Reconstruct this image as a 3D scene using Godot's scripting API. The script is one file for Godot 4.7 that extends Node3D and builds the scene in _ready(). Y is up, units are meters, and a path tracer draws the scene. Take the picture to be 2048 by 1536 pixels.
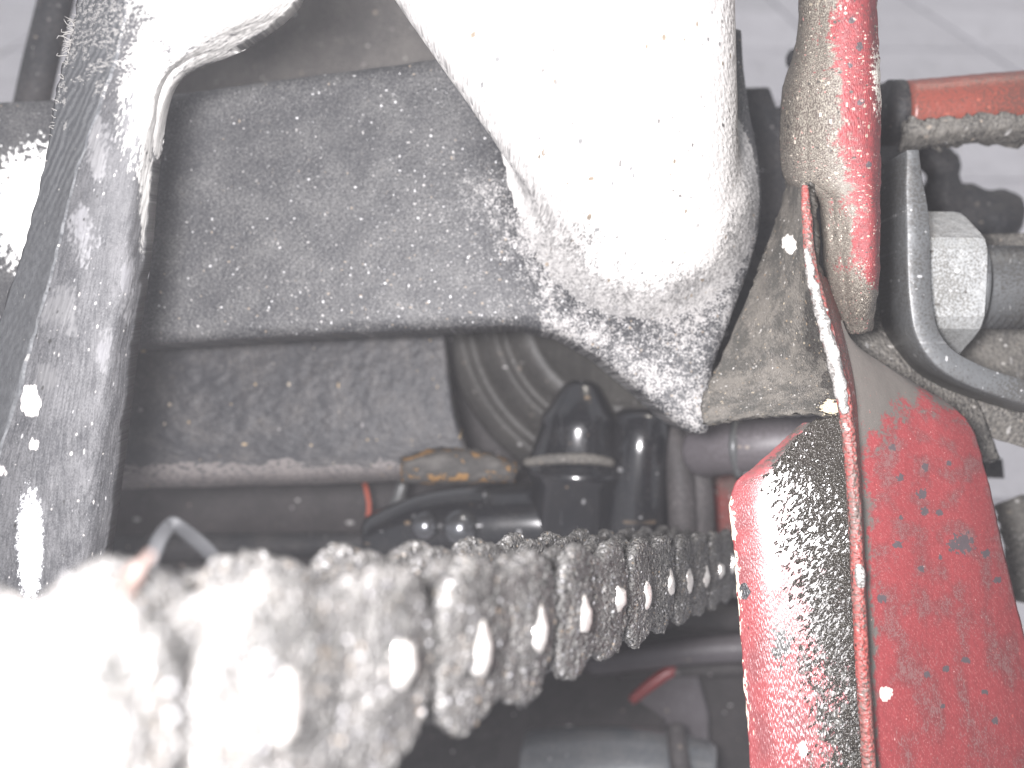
extends Node3D

# Close view of a motorcycle's drive chain, swingarm and red frame gusset.
# Lengths inside the builders are millimetres in the bike's own axes (x along the swingarm, y up the
# swingarm's face, z out of it); bike_axes turns them into the scene, whose ground is level.
const TILT := -36.0
const EYE_HEIGHT := 0.62
const FOCAL := 1773.0

var bike_axes: Transform3D
var origin := Vector3.ZERO        # of the thing being built, in bike axes, mm
var used := {}
var M := {}
var rng := RandomNumberGenerator.new()
var lump := FastNoiseLite.new()
var grit := FastNoiseLite.new()

# ------------------------------------------------------------------ helpers

func at(x: float, y: float, d: float) -> Vector3:
	# a measured direction and a depth in mm -> point in bike axes, mm
	return Vector3((x - 1024.0) / FOCAL * d, (768.0 - y) / FOCAL * d, -d)

func numbered(called: String) -> String:
	if not used.has(called):
		used[called] = 0
		return called
	used[called] += 1
	return "%s_%03d" % [called, used[called]]

func thing(called: String, label: String, category: String, base: Vector3, group := "") -> Node3D:
	var o := Node3D.new()
	o.name = numbered(called)
	add_child(o)
	origin = base
	o.transform = bike_axes * Transform3D(Basis(), base * 0.001)
	o.set_meta("label", label)
	o.set_meta("category", category)
	if group != "":
		o.set_meta("group", group)
	return o

func part(called: String, mesh: Mesh, m: Material, parent: Node3D, label := "") -> MeshInstance3D:
	var o := MeshInstance3D.new()
	o.name = called
	o.mesh = mesh
	o.material_override = m
	o.cast_shadow = GeometryInstance3D.SHADOW_CASTING_SETTING_ON
	parent.add_child(o, true)
	if label != "":
		o.set_meta("label", label)
	return o

func cr(a: Vector3, b: Vector3, c: Vector3, d: Vector3, t: float) -> Vector3:
	return b.cubic_interpolate(c, a, d, t)

func along(p: Array, t: float) -> Vector3:
	var n := p.size() - 1
	var f: float = clampf(t, 0.0, 1.0) * n
	var i := mini(int(f), n - 1)
	return cr(p[maxi(i - 1, 0)], p[i], p[i + 1], p[mini(i + 2, n)], f - i)

func along_flat(p: Array, t: float) -> Vector3:
	var n := p.size() - 1
	var f: float = clampf(t, 0.0, 1.0) * n
	var i := mini(int(f), n - 1)
	return (p[i] as Vector3).lerp(p[i + 1], f - i)

func sheet(rows: Array, nu: int, nv: int, thick: float, amp := 0.0, edge_amp := 0.0) -> ArrayMesh:
	# a curved sheet of metal, rubber or plastic through rows of points, with a thickness and rims
	var front := PackedVector3Array()
	for j in nv + 1:
		var v := float(j) / nv
		var mid := []
		for c in rows[0].size():
			var col := []
			for r in rows:
				col.append(at(r[c][0], r[c][1], r[c][2]))
			mid.append(along(col, v))
		for i in nu + 1:
			var p := along(mid, float(i) / nu)
			if edge_amp > 0.0 and (i == 0 or i == nu or j == 0 or j == nv):
				p += Vector3(grit.get_noise_3dv(p * 0.8), grit.get_noise_3dv(p * 0.8 + Vector3(50, 0, 0)), 0) * edge_amp
			front.append(p)
	var w := nu + 1
	var normals := PackedVector3Array()
	for j in nv + 1:
		for i in nu + 1:
			var a := front[j * w + mini(i + 1, nu)] - front[j * w + maxi(i - 1, 0)]
			var b := front[mini(j + 1, nv) * w + i] - front[maxi(j - 1, 0) * w + i]
			var n := b.cross(a).normalized()
			if n.z < 0.0:
				n = -n
			normals.append(n)
	var lift := Vector3.ZERO
	for n in normals:
		lift += n
	lift = lift.normalized()
	var st := SurfaceTool.new()
	st.begin(Mesh.PRIMITIVE_TRIANGLES)
	for k in front.size():
		var p := front[k]
		if amp > 0.0:
			p += normals[k] * (lump.get_noise_3dv(p) * amp + grit.get_noise_3dv(p) * amp * 0.5)
		st.set_uv(Vector2(float(k % w) / nu, float(k / w) / nv))
		st.set_smooth_group(0)
		st.add_vertex((p - origin) * 0.001)
	for k in front.size():
		st.set_uv(Vector2(float(k % w) / nu, float(k / w) / nv))
		st.add_vertex((front[k] - lift * thick - origin) * 0.001)
	var off := front.size()
	for j in nv:
		for i in nu:
			var k := j * w + i
			for q in [k, k + 1, k + w, k + 1, k + w + 1, k + w]:
				st.add_index(q)
			for q in [k, k + w, k + 1, k + 1, k + w, k + w + 1]:
				st.add_index(q + off)
	var ring := []
	for i in nu:
		ring.append(i)
	for j in nv:
		ring.append(j * w + nu)
	for i in nu:
		ring.append(nv * w + nu - i)
	for j in nv:
		ring.append((nv - j) * w)
	for i in ring.size():
		var a: int = ring[i]
		var b: int = ring[(i + 1) % ring.size()]
		for q in [a, a + off, b, b, a + off, b + off]:
			st.add_index(q)
	st.deindex()
	st.index()
	st.generate_normals()
	return st.commit()

func grid_mesh(st: SurfaceTool, pts: PackedVector3Array, w: int, h: int, wrap: bool) -> void:
	var cols := w if wrap else w - 1
	for j in h - 1:
		for i in cols:
			var i2 := (i + 1) % w
			var a := pts[j * w + i]
			var b := pts[j * w + i2]
			var c := pts[(j + 1) * w + i]
			var d := pts[(j + 1) * w + i2]
			var u0 := float(i) / w
			var u1 := float(i + 1) / w
			var v0 := float(j) / (h - 1)
			var v1 := float(j + 1) / (h - 1)
			for q in [[a, u0, v0], [b, u1, v0], [c, u0, v1], [b, u1, v0], [d, u1, v1], [c, u0, v1]]:
				st.set_uv(Vector2(q[1], q[2]))
				st.add_vertex((q[0] - origin) * 0.001)

func tube(path: Array, radii: Array, seg := 16, steps := 24, amp := 0.0, flat := 1.0) -> ArrayMesh:
	# a swept bar; flat squeezes it along z
	var st := SurfaceTool.new()
	st.begin(Mesh.PRIMITIVE_TRIANGLES)
	st.set_smooth_group(0)
	var pts := PackedVector3Array()
	var up := Vector3(0, 0, 1)
	for k in steps + 1:
		var t := float(k) / steps
		var c := along(path, t)
		var dir := (along(path, minf(t + 0.01, 1.0)) - along(path, maxf(t - 0.01, 0.0))).normalized()
		var side := dir.cross(up)
		if side.length() < 0.05:
			side = dir.cross(Vector3(0, 1, 0))
		side = side.normalized()
		var over := side.cross(dir).normalized()
		var f := t * (radii.size() - 1)
		var ri := mini(int(f), radii.size() - 2)
		var r: float = lerpf(radii[ri], radii[ri + 1], f - ri)
		if k == 0 or k == steps:
			for s in seg:
				pts.append(c)
			if k == steps:
				# rounded end: ring just before the tip
				pass
		if k == 0:
			for s in seg:
				var a := TAU * s / seg
				pts.append(c + (side * cos(a) + over * sin(a) * flat) * r * 0.92)
			continue
		if k == steps:
			var tip := pts.slice(pts.size() - seg)
			pts.resize(pts.size() - seg)
			for s in seg:
				var a := TAU * s / seg
				pts.append(c + (side * cos(a) + over * sin(a) * flat) * r * 0.92)
			pts.append_array(tip)
			continue
		for s in seg:
			var a := TAU * s / seg
			var p := c + (side * cos(a) + over * sin(a) * flat) * r
			if amp > 0.0:
				p += (side * cos(a) + over * sin(a)) * grit.get_noise_3dv(p) * amp
			pts.append(p)
	grid_mesh(st, pts, seg, pts.size() / seg, true)
	st.index()
	st.generate_normals()
	return st.commit()

func lathe(profile: Array, base: Vector3, axis: Vector3, seg := 48) -> ArrayMesh:
	# profile: [radius, height along axis] in mm
	var st := SurfaceTool.new()
	st.begin(Mesh.PRIMITIVE_TRIANGLES)
	st.set_smooth_group(0)
	axis = axis.normalized()
	var s1 := axis.cross(Vector3(0.3, 0.2, 0.93)).normalized()
	if absf(axis.dot(Vector3(0.3, 0.2, 0.93))) > 0.95:
		s1 = axis.cross(Vector3(0, 1, 0)).normalized()
	var s2 := axis.cross(s1).normalized()
	var pts := PackedVector3Array()
	for q in profile:
		for s in seg:
			var a := TAU * s / seg
			pts.append(base + axis * q[1] + (s1 * cos(a) + s2 * sin(a)) * q[0])
	grid_mesh(st, pts, seg, profile.size(), true)
	st.index()
	st.generate_normals()
	return st.commit()

func prism(outline: Array, lift: Vector3, bevel := 0.0) -> ArrayMesh:
	# a plate: outline (bike axes, mm) pushed along lift, with a small bevel
	var st := SurfaceTool.new()
	st.begin(Mesh.PRIMITIVE_TRIANGLES)
	st.set_smooth_group(-1)
	var c := Vector3.ZERO
	for p in outline:
		c += p
	c /= outline.size()
	var rings := []
	var dirn := lift.normalized()
	for q in [[0.0, bevel], [bevel, 0.0], [lift.length() - bevel, 0.0], [lift.length(), bevel]]:
		var ring := []
		for p in outline:
			var inward: Vector3 = (c - p)
			inward -= dirn * inward.dot(dirn)
			ring.append(p + dirn * q[0] + inward.normalized() * q[1])
		rings.append(ring)
	var n := outline.size()
	for k in 3:
		for i in n:
			var j := (i + 1) % n
			for v in [rings[k][i], rings[k][j], rings[k + 1][i], rings[k][j], rings[k + 1][j], rings[k + 1][i]]:
				st.set_uv(Vector2(v.x, v.y) * 0.01)
				st.add_vertex((v - origin) * 0.001)
	var flat := PackedVector2Array()
	var e1: Vector3 = (outline[1] - outline[0]).normalized()
	var e2 := dirn.cross(e1).normalized()
	for p in outline:
		flat.append(Vector2(p.dot(e1), p.dot(e2)))
	var tri := Geometry2D.triangulate_polygon(flat)
	for k in [0, 3]:
		for i in tri:
			var v: Vector3 = rings[k][i]
			st.set_uv(Vector2(v.x, v.y) * 0.01)
			st.add_vertex((v - origin) * 0.001)
	st.generate_normals()
	return st.commit()

func nets(field: Callable, lo: Vector3, hi: Vector3, cell: float, uv_lo := Vector2.ZERO, uv_size := Vector2.ONE, shift := Vector3.ZERO, front: Variant = null) -> Variant:
	# surface nets of a distance field in mm
	var n := Vector3i(((hi - lo) / cell).ceil()) + Vector3i.ONE
	var val := PackedFloat32Array()
	val.resize(n.x * n.y * n.z)
	var q := 0
	for z in n.z:
		for y in n.y:
			for x in n.x:
				val[q] = field.call(lo + Vector3(x, y, z) * cell)
				q += 1
	var sx := 1
	var sy := n.x
	var sz := n.x * n.y
	var corner := PackedInt32Array([0, sx, sy, sx + sy, sz, sx + sz, sy + sz, sx + sy + sz])
	var which := {}
	var verts := PackedVector3Array()
	for z in n.z - 1:
		for y in n.y - 1:
			for x in n.x - 1:
				var b := x + y * sy + z * sz
				var inside := 0
				for k in 8:
					if val[b + corner[k]] < 0.0:
						inside += 1
				if inside == 0 or inside == 8:
					continue
				var sum := Vector3.ZERO
				var cnt := 0
				for k in 8:
					for bit in [1, 2, 4]:
						if k & bit:
							continue
						var a := val[b + corner[k]]
						var c := val[b + corner[k | bit]]
						if (a < 0.0) != (c < 0.0):
							var t := a / (a - c)
							var pa := Vector3(k & 1, (k >> 1) & 1, k >> 2)
							var pc := Vector3((k | bit) & 1, ((k | bit) >> 1) & 1, (k | bit) >> 2)
							sum += pa.lerp(pc, t)
							cnt += 1
				which[b] = verts.size()
				verts.append(lo + (Vector3(x, y, z) + sum / cnt) * cell)
	var tris := [PackedInt32Array(), PackedInt32Array()]
	var normals := PackedVector3Array()
	normals.resize(verts.size())
	for b in which:
		for ax in 3:
			var s: int = [sx, sy, sz][ax]
			var u: int = [sy, sz, sx][ax]
			var v: int = [sz, sx, sy][ax]
			var a := val[b]
			if b + s >= val.size() or (a < 0.0) == (val[b + s] < 0.0):
				continue
			if not (which.has(b - u) and which.has(b - v) and which.has(b - u - v)):
				continue
			var k := [which[b], which[b - u], which[b - u - v], which[b - v]]
			if a < 0.0:
				k.reverse()
			var side := 0
			if front != null and front.call((verts[k[0]] + verts[k[2]]) * 0.5):
				side = 1
			var area := (verts[k[2]] - verts[k[0]]).cross(verts[k[1]] - verts[k[3]])
			for i in 4:
				normals[k[i]] += area
			for i in [0, 1, 2, 0, 2, 3]:
				tris[side].append(k[i])
	var out := []
	for side in 2:
		if tris[side].is_empty():
			continue
		var st := SurfaceTool.new()
		st.begin(Mesh.PRIMITIVE_TRIANGLES)
		for i in tris[side]:
			var p := verts[i]
			st.set_uv(Vector2((p.x - uv_lo.x) / uv_size.x, (uv_lo.y - p.y) / uv_size.y))
			st.set_normal(normals[i].normalized())
			st.add_vertex((p - shift) * 0.001)
		st.index()
		out.append(st.commit())
	return out if front != null else out[0]

func smin(a: float, b: float, k: float) -> float:
	var h := clampf(0.5 + 0.5 * (b - a) / k, 0.0, 1.0)
	return lerpf(b, a, h) - k * h * (1.0 - h)

# ------------------------------------------------------------------ textures

func noise_bytes(w: int, h: int, freq: float, octaves: int, seed_n: int, kind := FastNoiseLite.TYPE_SIMPLEX_SMOOTH) -> PackedByteArray:
	var n := FastNoiseLite.new()
	n.noise_type = kind
	n.frequency = freq
	n.seed = seed_n
	n.fractal_octaves = octaves
	if octaves <= 1:
		n.fractal_type = FastNoiseLite.FRACTAL_NONE
	var im := n.get_seamless_image(w, h)
	im.convert(Image.FORMAT_L8)
	return im.get_data()

func byte_of(x: float) -> int:
	x = clampf(x, 0.0, 1.0)
	return int(255.0 * (12.92 * x if x < 0.0031308 else 1.055 * pow(x, 0.41667) - 0.055) + 0.5)

func texture_of(w: int, h: int, px: PackedByteArray) -> ImageTexture:
	return ImageTexture.create_from_image(Image.create_from_data(w, h, false, Image.FORMAT_RGB8, px))

func put_px(px: PackedByteArray, k: int, c: Color) -> void:
	px[k * 3] = byte_of(c.r)
	px[k * 3 + 1] = byte_of(c.g)
	px[k * 3 + 2] = byte_of(c.b)

func specks(px: PackedByteArray, w: int, h: int, count: int, tones: Array, biggest := 2.0, where: Variant = null) -> void:
	for n in count:
		var x := rng.randi_range(0, w - 1)
		var y := rng.randi_range(0, h - 1)
		if where != null and rng.randf() > where.call(float(x) / w, float(y) / h):
			continue
		var c: Color = tones[rng.randi() % tones.size()]
		var r := 0.7 + pow(rng.randf(), 5.0) * biggest
		var e := rng.randf_range(0.7, 1.4)
		var ir := int(ceil(r * 1.4))
		for dy in range(-ir, ir + 1):
			for dx in range(-ir, ir + 1):
				if dx * dx / (e * e) + dy * dy * e * e > r * r:
					continue
				put_px(px, posmod(y + dy, h) * w + posmod(x + dx, w), c)

func grime(size: int, seed_n: int, base: Color, dust: Color, cover: float, count: int, tones: Array, biggest := 2.0) -> ImageTexture:
	# base colour with a grainy film of dust over part of it
	var coarse := noise_bytes(size, size, 5.0 / size, 4, seed_n)
	var fine := noise_bytes(size, size, 0.22, 2, seed_n + 1)
	var px := PackedByteArray()
	px.resize(size * size * 3)
	for k in size * size:
		var a := coarse[k] / 255.0
		var b := fine[k] / 255.0
		var t := smoothstep(0.3, 0.7, cover + (a - 0.5) * 0.6 + (b - 0.5) * 1.0)
		put_px(px, k, base.lerp(dust, t))
	specks(px, size, size, count, tones, biggest)
	return texture_of(size, size, px)

func bump(size: int, seed_n: int, freq: float, octaves: int, strength: float) -> ImageTexture:
	var n := FastNoiseLite.new()
	n.noise_type = FastNoiseLite.TYPE_SIMPLEX_SMOOTH
	n.frequency = freq
	n.seed = seed_n
	n.fractal_octaves = octaves
	var im := n.get_seamless_image(size, size)
	im.convert(Image.FORMAT_RGBA8)
	im.bump_map_to_normal_map(strength)
	return ImageTexture.create_from_image(im)

func painted(rows: Array, w: int, h: int, seed_n: int, paint: Callable, count := 0, tones := [], biggest := 2.0, where: Variant = null) -> ImageTexture:
	# print, stains and dirt laid on a sheet where the sheet has them; paint gets the place on the sheet
	# and three grains of noise
	var n1 := noise_bytes(w, h, 0.012, 4, seed_n)
	var n2 := noise_bytes(w, h, 0.07, 3, seed_n + 1)
	var n3 := noise_bytes(w, h, 0.3, 2, seed_n + 2)
	var px := PackedByteArray()
	px.resize(w * h * 3)
	for y in h:
		var v := (y + 0.5) / h
		var mid := []
		for c in rows[0].size():
			var col := []
			for r in rows:
				col.append(Vector3(r[c][0], r[c][1], r[c][2]))
			mid.append(along(col, v))
		for x in w:
			var p := along_flat(mid, (x + 0.5) / w)
			var k := y * w + x
			put_px(px, k, paint.call(p.x, p.y, n1[k] / 255.0, n2[k] / 255.0, n3[k] / 255.0))
	specks(px, w, h, count, tones, biggest, where)
	return texture_of(w, h, px)

func mat(tex: Texture2D, rough: float, opts := {}) -> StandardMaterial3D:
	var m := StandardMaterial3D.new()
	m.albedo_texture = tex
	m.roughness = rough
	m.metallic = opts.get("metal", 0.0)
	m.metallic_specular = opts.get("spec", 0.5)
	if opts.has("tri"):
		m.uv1_triplanar = true
		m.uv1_scale = Vector3.ONE * opts.tri
	if opts.has("scale"):
		m.uv1_scale = opts.scale
	if opts.has("normal"):
		m.normal_enabled = true
		m.normal_texture = opts.normal
		m.normal_scale = opts.get("normal_scale", 1.0)
	if opts.has("coat"):
		m.clearcoat_enabled = true
		m.clearcoat = opts.coat
		m.clearcoat_roughness = opts.get("coat_rough", 0.1)
	return m

func flat_mat(c: Color, rough: float, metal := 0.0) -> StandardMaterial3D:
	var m := StandardMaterial3D.new()
	m.albedo_color = c.linear_to_srgb()
	m.roughness = rough
	m.metallic = metal
	return m

func blob(x: float, y: float, cx: float, cy: float, rx: float, ry: float) -> float:
	var dx := (x - cx) / rx
	var dy := (y - cy) / ry
	return sqrt(dx * dx + dy * dy)

# ------------------------------------------------------------------ scene

func _ready() -> void:
	rng.seed = 71
	lump.seed = 5
	lump.frequency = 0.09
	lump.fractal_octaves = 3
	grit.seed = 9
	grit.frequency = 0.55
	grit.fractal_octaves = 3
	set_view()
	make_materials()
	make_ground()
	make_far_parts()
	make_swingarm()
	make_pivot()
	make_covers()
	make_rubber_guard()
	make_gusset()
	make_bracket_and_nut()
	make_chain()
	make_small_bits()

func set_view() -> void:
	bike_axes = Transform3D(Basis(Vector3.RIGHT, deg_to_rad(TILT)), Vector3(0, EYE_HEIGHT, 0))
	var cam := Camera3D.new()
	cam.name = "camera"
	cam.transform = bike_axes
	cam.fov = 46.83
	cam.near = 0.003
	cam.far = 60.0
	var lens := CameraAttributesPhysical.new()
	lens.frustum_focal_length = 27.71
	lens.frustum_focus_distance = 0.152
	lens.frustum_near = 0.003
	lens.frustum_far = 60.0
	lens.exposure_aperture = 12.5
	cam.attributes = lens
	add_child(cam)
	cam.current = true

	var sky_mat := ProceduralSkyMaterial.new()
	sky_mat.sky_top_color = Color(0.82, 0.83, 0.86)
	sky_mat.sky_horizon_color = Color(0.88, 0.88, 0.90)
	sky_mat.ground_horizon_color = Color(0.80, 0.78, 0.82)
	sky_mat.ground_bottom_color = Color(0.62, 0.60, 0.64)
	var sky := Sky.new()
	sky.sky_material = sky_mat
	var env := Environment.new()
	env.background_mode = Environment.BG_SKY
	env.sky = sky
	env.background_energy_multiplier = 0.85
	env.tonemap_mode = Environment.TONE_MAPPER_LINEAR
	env.tonemap_exposure = 1.0
	# thin fog added to stand in for milky veiling glare in the lens
	env.fog_enabled = true
	env.fog_density = 0.026
	env.fog_light_color = Color(0.96, 0.96, 0.98)
	env.sdfgi_enabled = true
	env.ssao_enabled = true
	env.ssil_enabled = true
	var we := WorldEnvironment.new()
	we.name = "environment"
	we.environment = env
	add_child(we)

	var sun := DirectionalLight3D.new()
	sun.name = "sun"
	sun.light_energy = 0.18
	sun.light_angular_distance = 14.0
	sun.light_color = Color(1.0, 0.97, 0.93)
	sun.shadow_enabled = true
	sun.rotation_degrees = Vector3(-58, 150, 0)
	add_child(sun)

	# the telephone's small white lamp, beside its lens
	var lamp := OmniLight3D.new()
	lamp.name = "camera_lamp"
	lamp.light_energy = 0.115
	lamp.light_color = Color(1.0, 0.986, 0.994)
	lamp.light_size = 0.0022
	lamp.omni_range = 5.0
	lamp.omni_attenuation = 2.0
	lamp.shadow_enabled = true
	lamp.transform = bike_axes * Transform3D(Basis(), Vector3(-0.015, 0.006, 0.0))
	add_child(lamp)

func make_materials() -> void:
	var gritty := bump(512, 31, 0.16, 4, 6.0)
	var soft := bump(512, 32, 0.05, 4, 5.0)
	var dust_tones := [Color(0.42, 0.40, 0.37), Color(0.30, 0.25, 0.20), Color(0.55, 0.54, 0.52), Color(0.22, 0.20, 0.19)]
	M.gritty = gritty
	M.soft = soft
	M.dust_tones = dust_tones
	M.black_dusty = mat(grime(512, 101, Color(0.022, 0.023, 0.026), Color(0.10, 0.095, 0.09), 0.42, 900, dust_tones), 0.62, {"tri": 10.0, "normal": gritty, "normal_scale": 0.5})
	M.black_dim = mat(grime(512, 111, Color(0.014, 0.015, 0.018), Color(0.055, 0.05, 0.048), 0.38, 300, dust_tones), 0.6, {"tri": 9.0, "normal": soft, "normal_scale": 0.4})
	M.black_gloss = mat(grime(256, 121, Color(0.012, 0.013, 0.015), Color(0.032, 0.03, 0.03), 0.3, 60, [Color(0.28, 0.2, 0.13), Color(0.3, 0.3, 0.3)], 3.0), 0.2, {"tri": 20.0, "coat": 0.5})
	M.grey_dusty = mat(grime(512, 131, Color(0.05, 0.048, 0.045), Color(0.15, 0.14, 0.125), 0.55, 1400, dust_tones), 0.72, {"tri": 10.0, "normal": gritty, "normal_scale": 0.6})
	M.grease = mat(grime(512, 141, Color(0.032, 0.0315, 0.030), Color(0.105, 0.102, 0.097), 0.48, 8000, [Color(0.3, 0.29, 0.28), Color(0.2, 0.15, 0.1), Color(0.16, 0.16, 0.17), Color(0.45, 0.45, 0.46), Color(0.02, 0.02, 0.02)], 1.6), 0.4, {"tri": 17.0, "normal": gritty, "normal_scale": 1.3})
	M.pin_steel = mat(grime(256, 151, Color(0.78, 0.76, 0.72), Color(0.36, 0.33, 0.30), 0.3, 260, [Color(0.08, 0.07, 0.06)], 2.5), 0.34, {"tri": 60.0, "metal": 0.75, "normal": soft, "normal_scale": 0.6})
	M.ring = mat(grime(512, 135, Color(0.026, 0.025, 0.024), Color(0.065, 0.062, 0.057), 0.5, 500, dust_tones), 0.55, {"tri": 9.0, "normal": soft, "normal_scale": 0.2})
	M.bolt = flat_mat(Color(0.2, 0.205, 0.215), 0.26, 0.85)  # bright metal for the domes that make the cover's highlights
	M.steel = mat(grime(512, 161, Color(0.135, 0.14, 0.143), Color(0.085, 0.083, 0.079), 0.45, 900, [Color(0.08, 0.08, 0.08), Color(0.5, 0.5, 0.5)], 2.0), 0.45, {"tri": 12.0, "metal": 0.35, "normal": soft, "normal_scale": 0.15})
	M.zinc = mat(grime(512, 171, Color(0.45, 0.46, 0.455), Color(0.22, 0.215, 0.20), 0.42, 500, [Color(0.1, 0.09, 0.08), Color(0.8, 0.8, 0.8)], 2.5), 0.4, {"tri": 13.0, "metal": 0.4, "normal": soft, "normal_scale": 0.3})
	M.bare = mat(grime(256, 181, Color(0.66, 0.64, 0.61), Color(0.16, 0.15, 0.14), 0.5, 120, [Color(0.1, 0.09, 0.08)], 2.0), 0.4, {"tri": 30.0, "metal": 0.5, "normal": soft, "normal_scale": 0.8})
	M.red = mat(grime(512, 191, Color(0.30, 0.035, 0.035), Color(0.19, 0.05, 0.045), 0.3, 260, [Color(0.06, 0.05, 0.05), Color(0.5, 0.35, 0.3)], 2.0), 0.35, {"tri": 13.0, "coat": 0.6, "coat_rough": 0.2})
	M.red_grimy = mat(grime(512, 201, Color(0.24, 0.045, 0.04), Color(0.10, 0.08, 0.07), 0.5, 1500, dust_tones), 0.55, {"tri": 13.0, "normal": gritty, "normal_scale": 0.8})
	M.mauve = mat(grime(256, 211, Color(0.115, 0.105, 0.112), Color(0.08, 0.072, 0.076), 0.5, 60, dust_tones, 3.0), 0.5, {"tri": 14.0})
	M.brown_dim = mat(grime(256, 221, Color(0.038, 0.035, 0.036), Color(0.066, 0.06, 0.06), 0.5, 60, dust_tones, 3.0), 0.7, {"tri": 12.0})
	M.fender = mat(grime(512, 231, Color(0.075, 0.07, 0.068), Color(0.15, 0.14, 0.13), 0.5, 500, dust_tones, 2.5), 0.75, {"tri": 9.0})

func make_ground() -> void:
	# pale paving: square slabs on a mortar bed
	var ground := Node3D.new()
	ground.name = "ground"
	ground.set_meta("kind", "structure")
	ground.set_meta("label", "pale lilac grey paved ground seen out of focus behind the bike")
	add_child(ground)
	var bed := BoxMesh.new()
	bed.size = Vector3(40, 0.06, 40)
	var b := part("mortar_bed", bed, flat_mat(Color(0.45, 0.44, 0.45), 0.9), ground)
	b.position = Vector3(0, -0.038, 0)
	var slab := BoxMesh.new()
	slab.size = Vector3(0.392, 0.03, 0.392)
	var kinds := []
	for k in 3:
		var tone: float = [0.74, 0.8, 0.69][k]
		kinds.append(mat(grime(256, 300 + k, Color(tone, tone * 0.97, tone * 1.0), Color(tone * 0.86, tone * 0.83, tone * 0.86), 0.4, 120, [Color(0.3, 0.29, 0.28)], 2.0), 0.7, {"tri": 1.6}))
	for i in range(-6, 7):
		for j in 12:
			var o := part("slab", slab, kinds[rng.randi() % 3], ground)
			o.position = Vector3(i * 0.4 + 0.16, -0.0125 + rng.randf_range(-0.001, 0.001), -j * 0.4 - 0.05)
			o.rotation.y = rng.randf_range(-0.004, 0.004)

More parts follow.
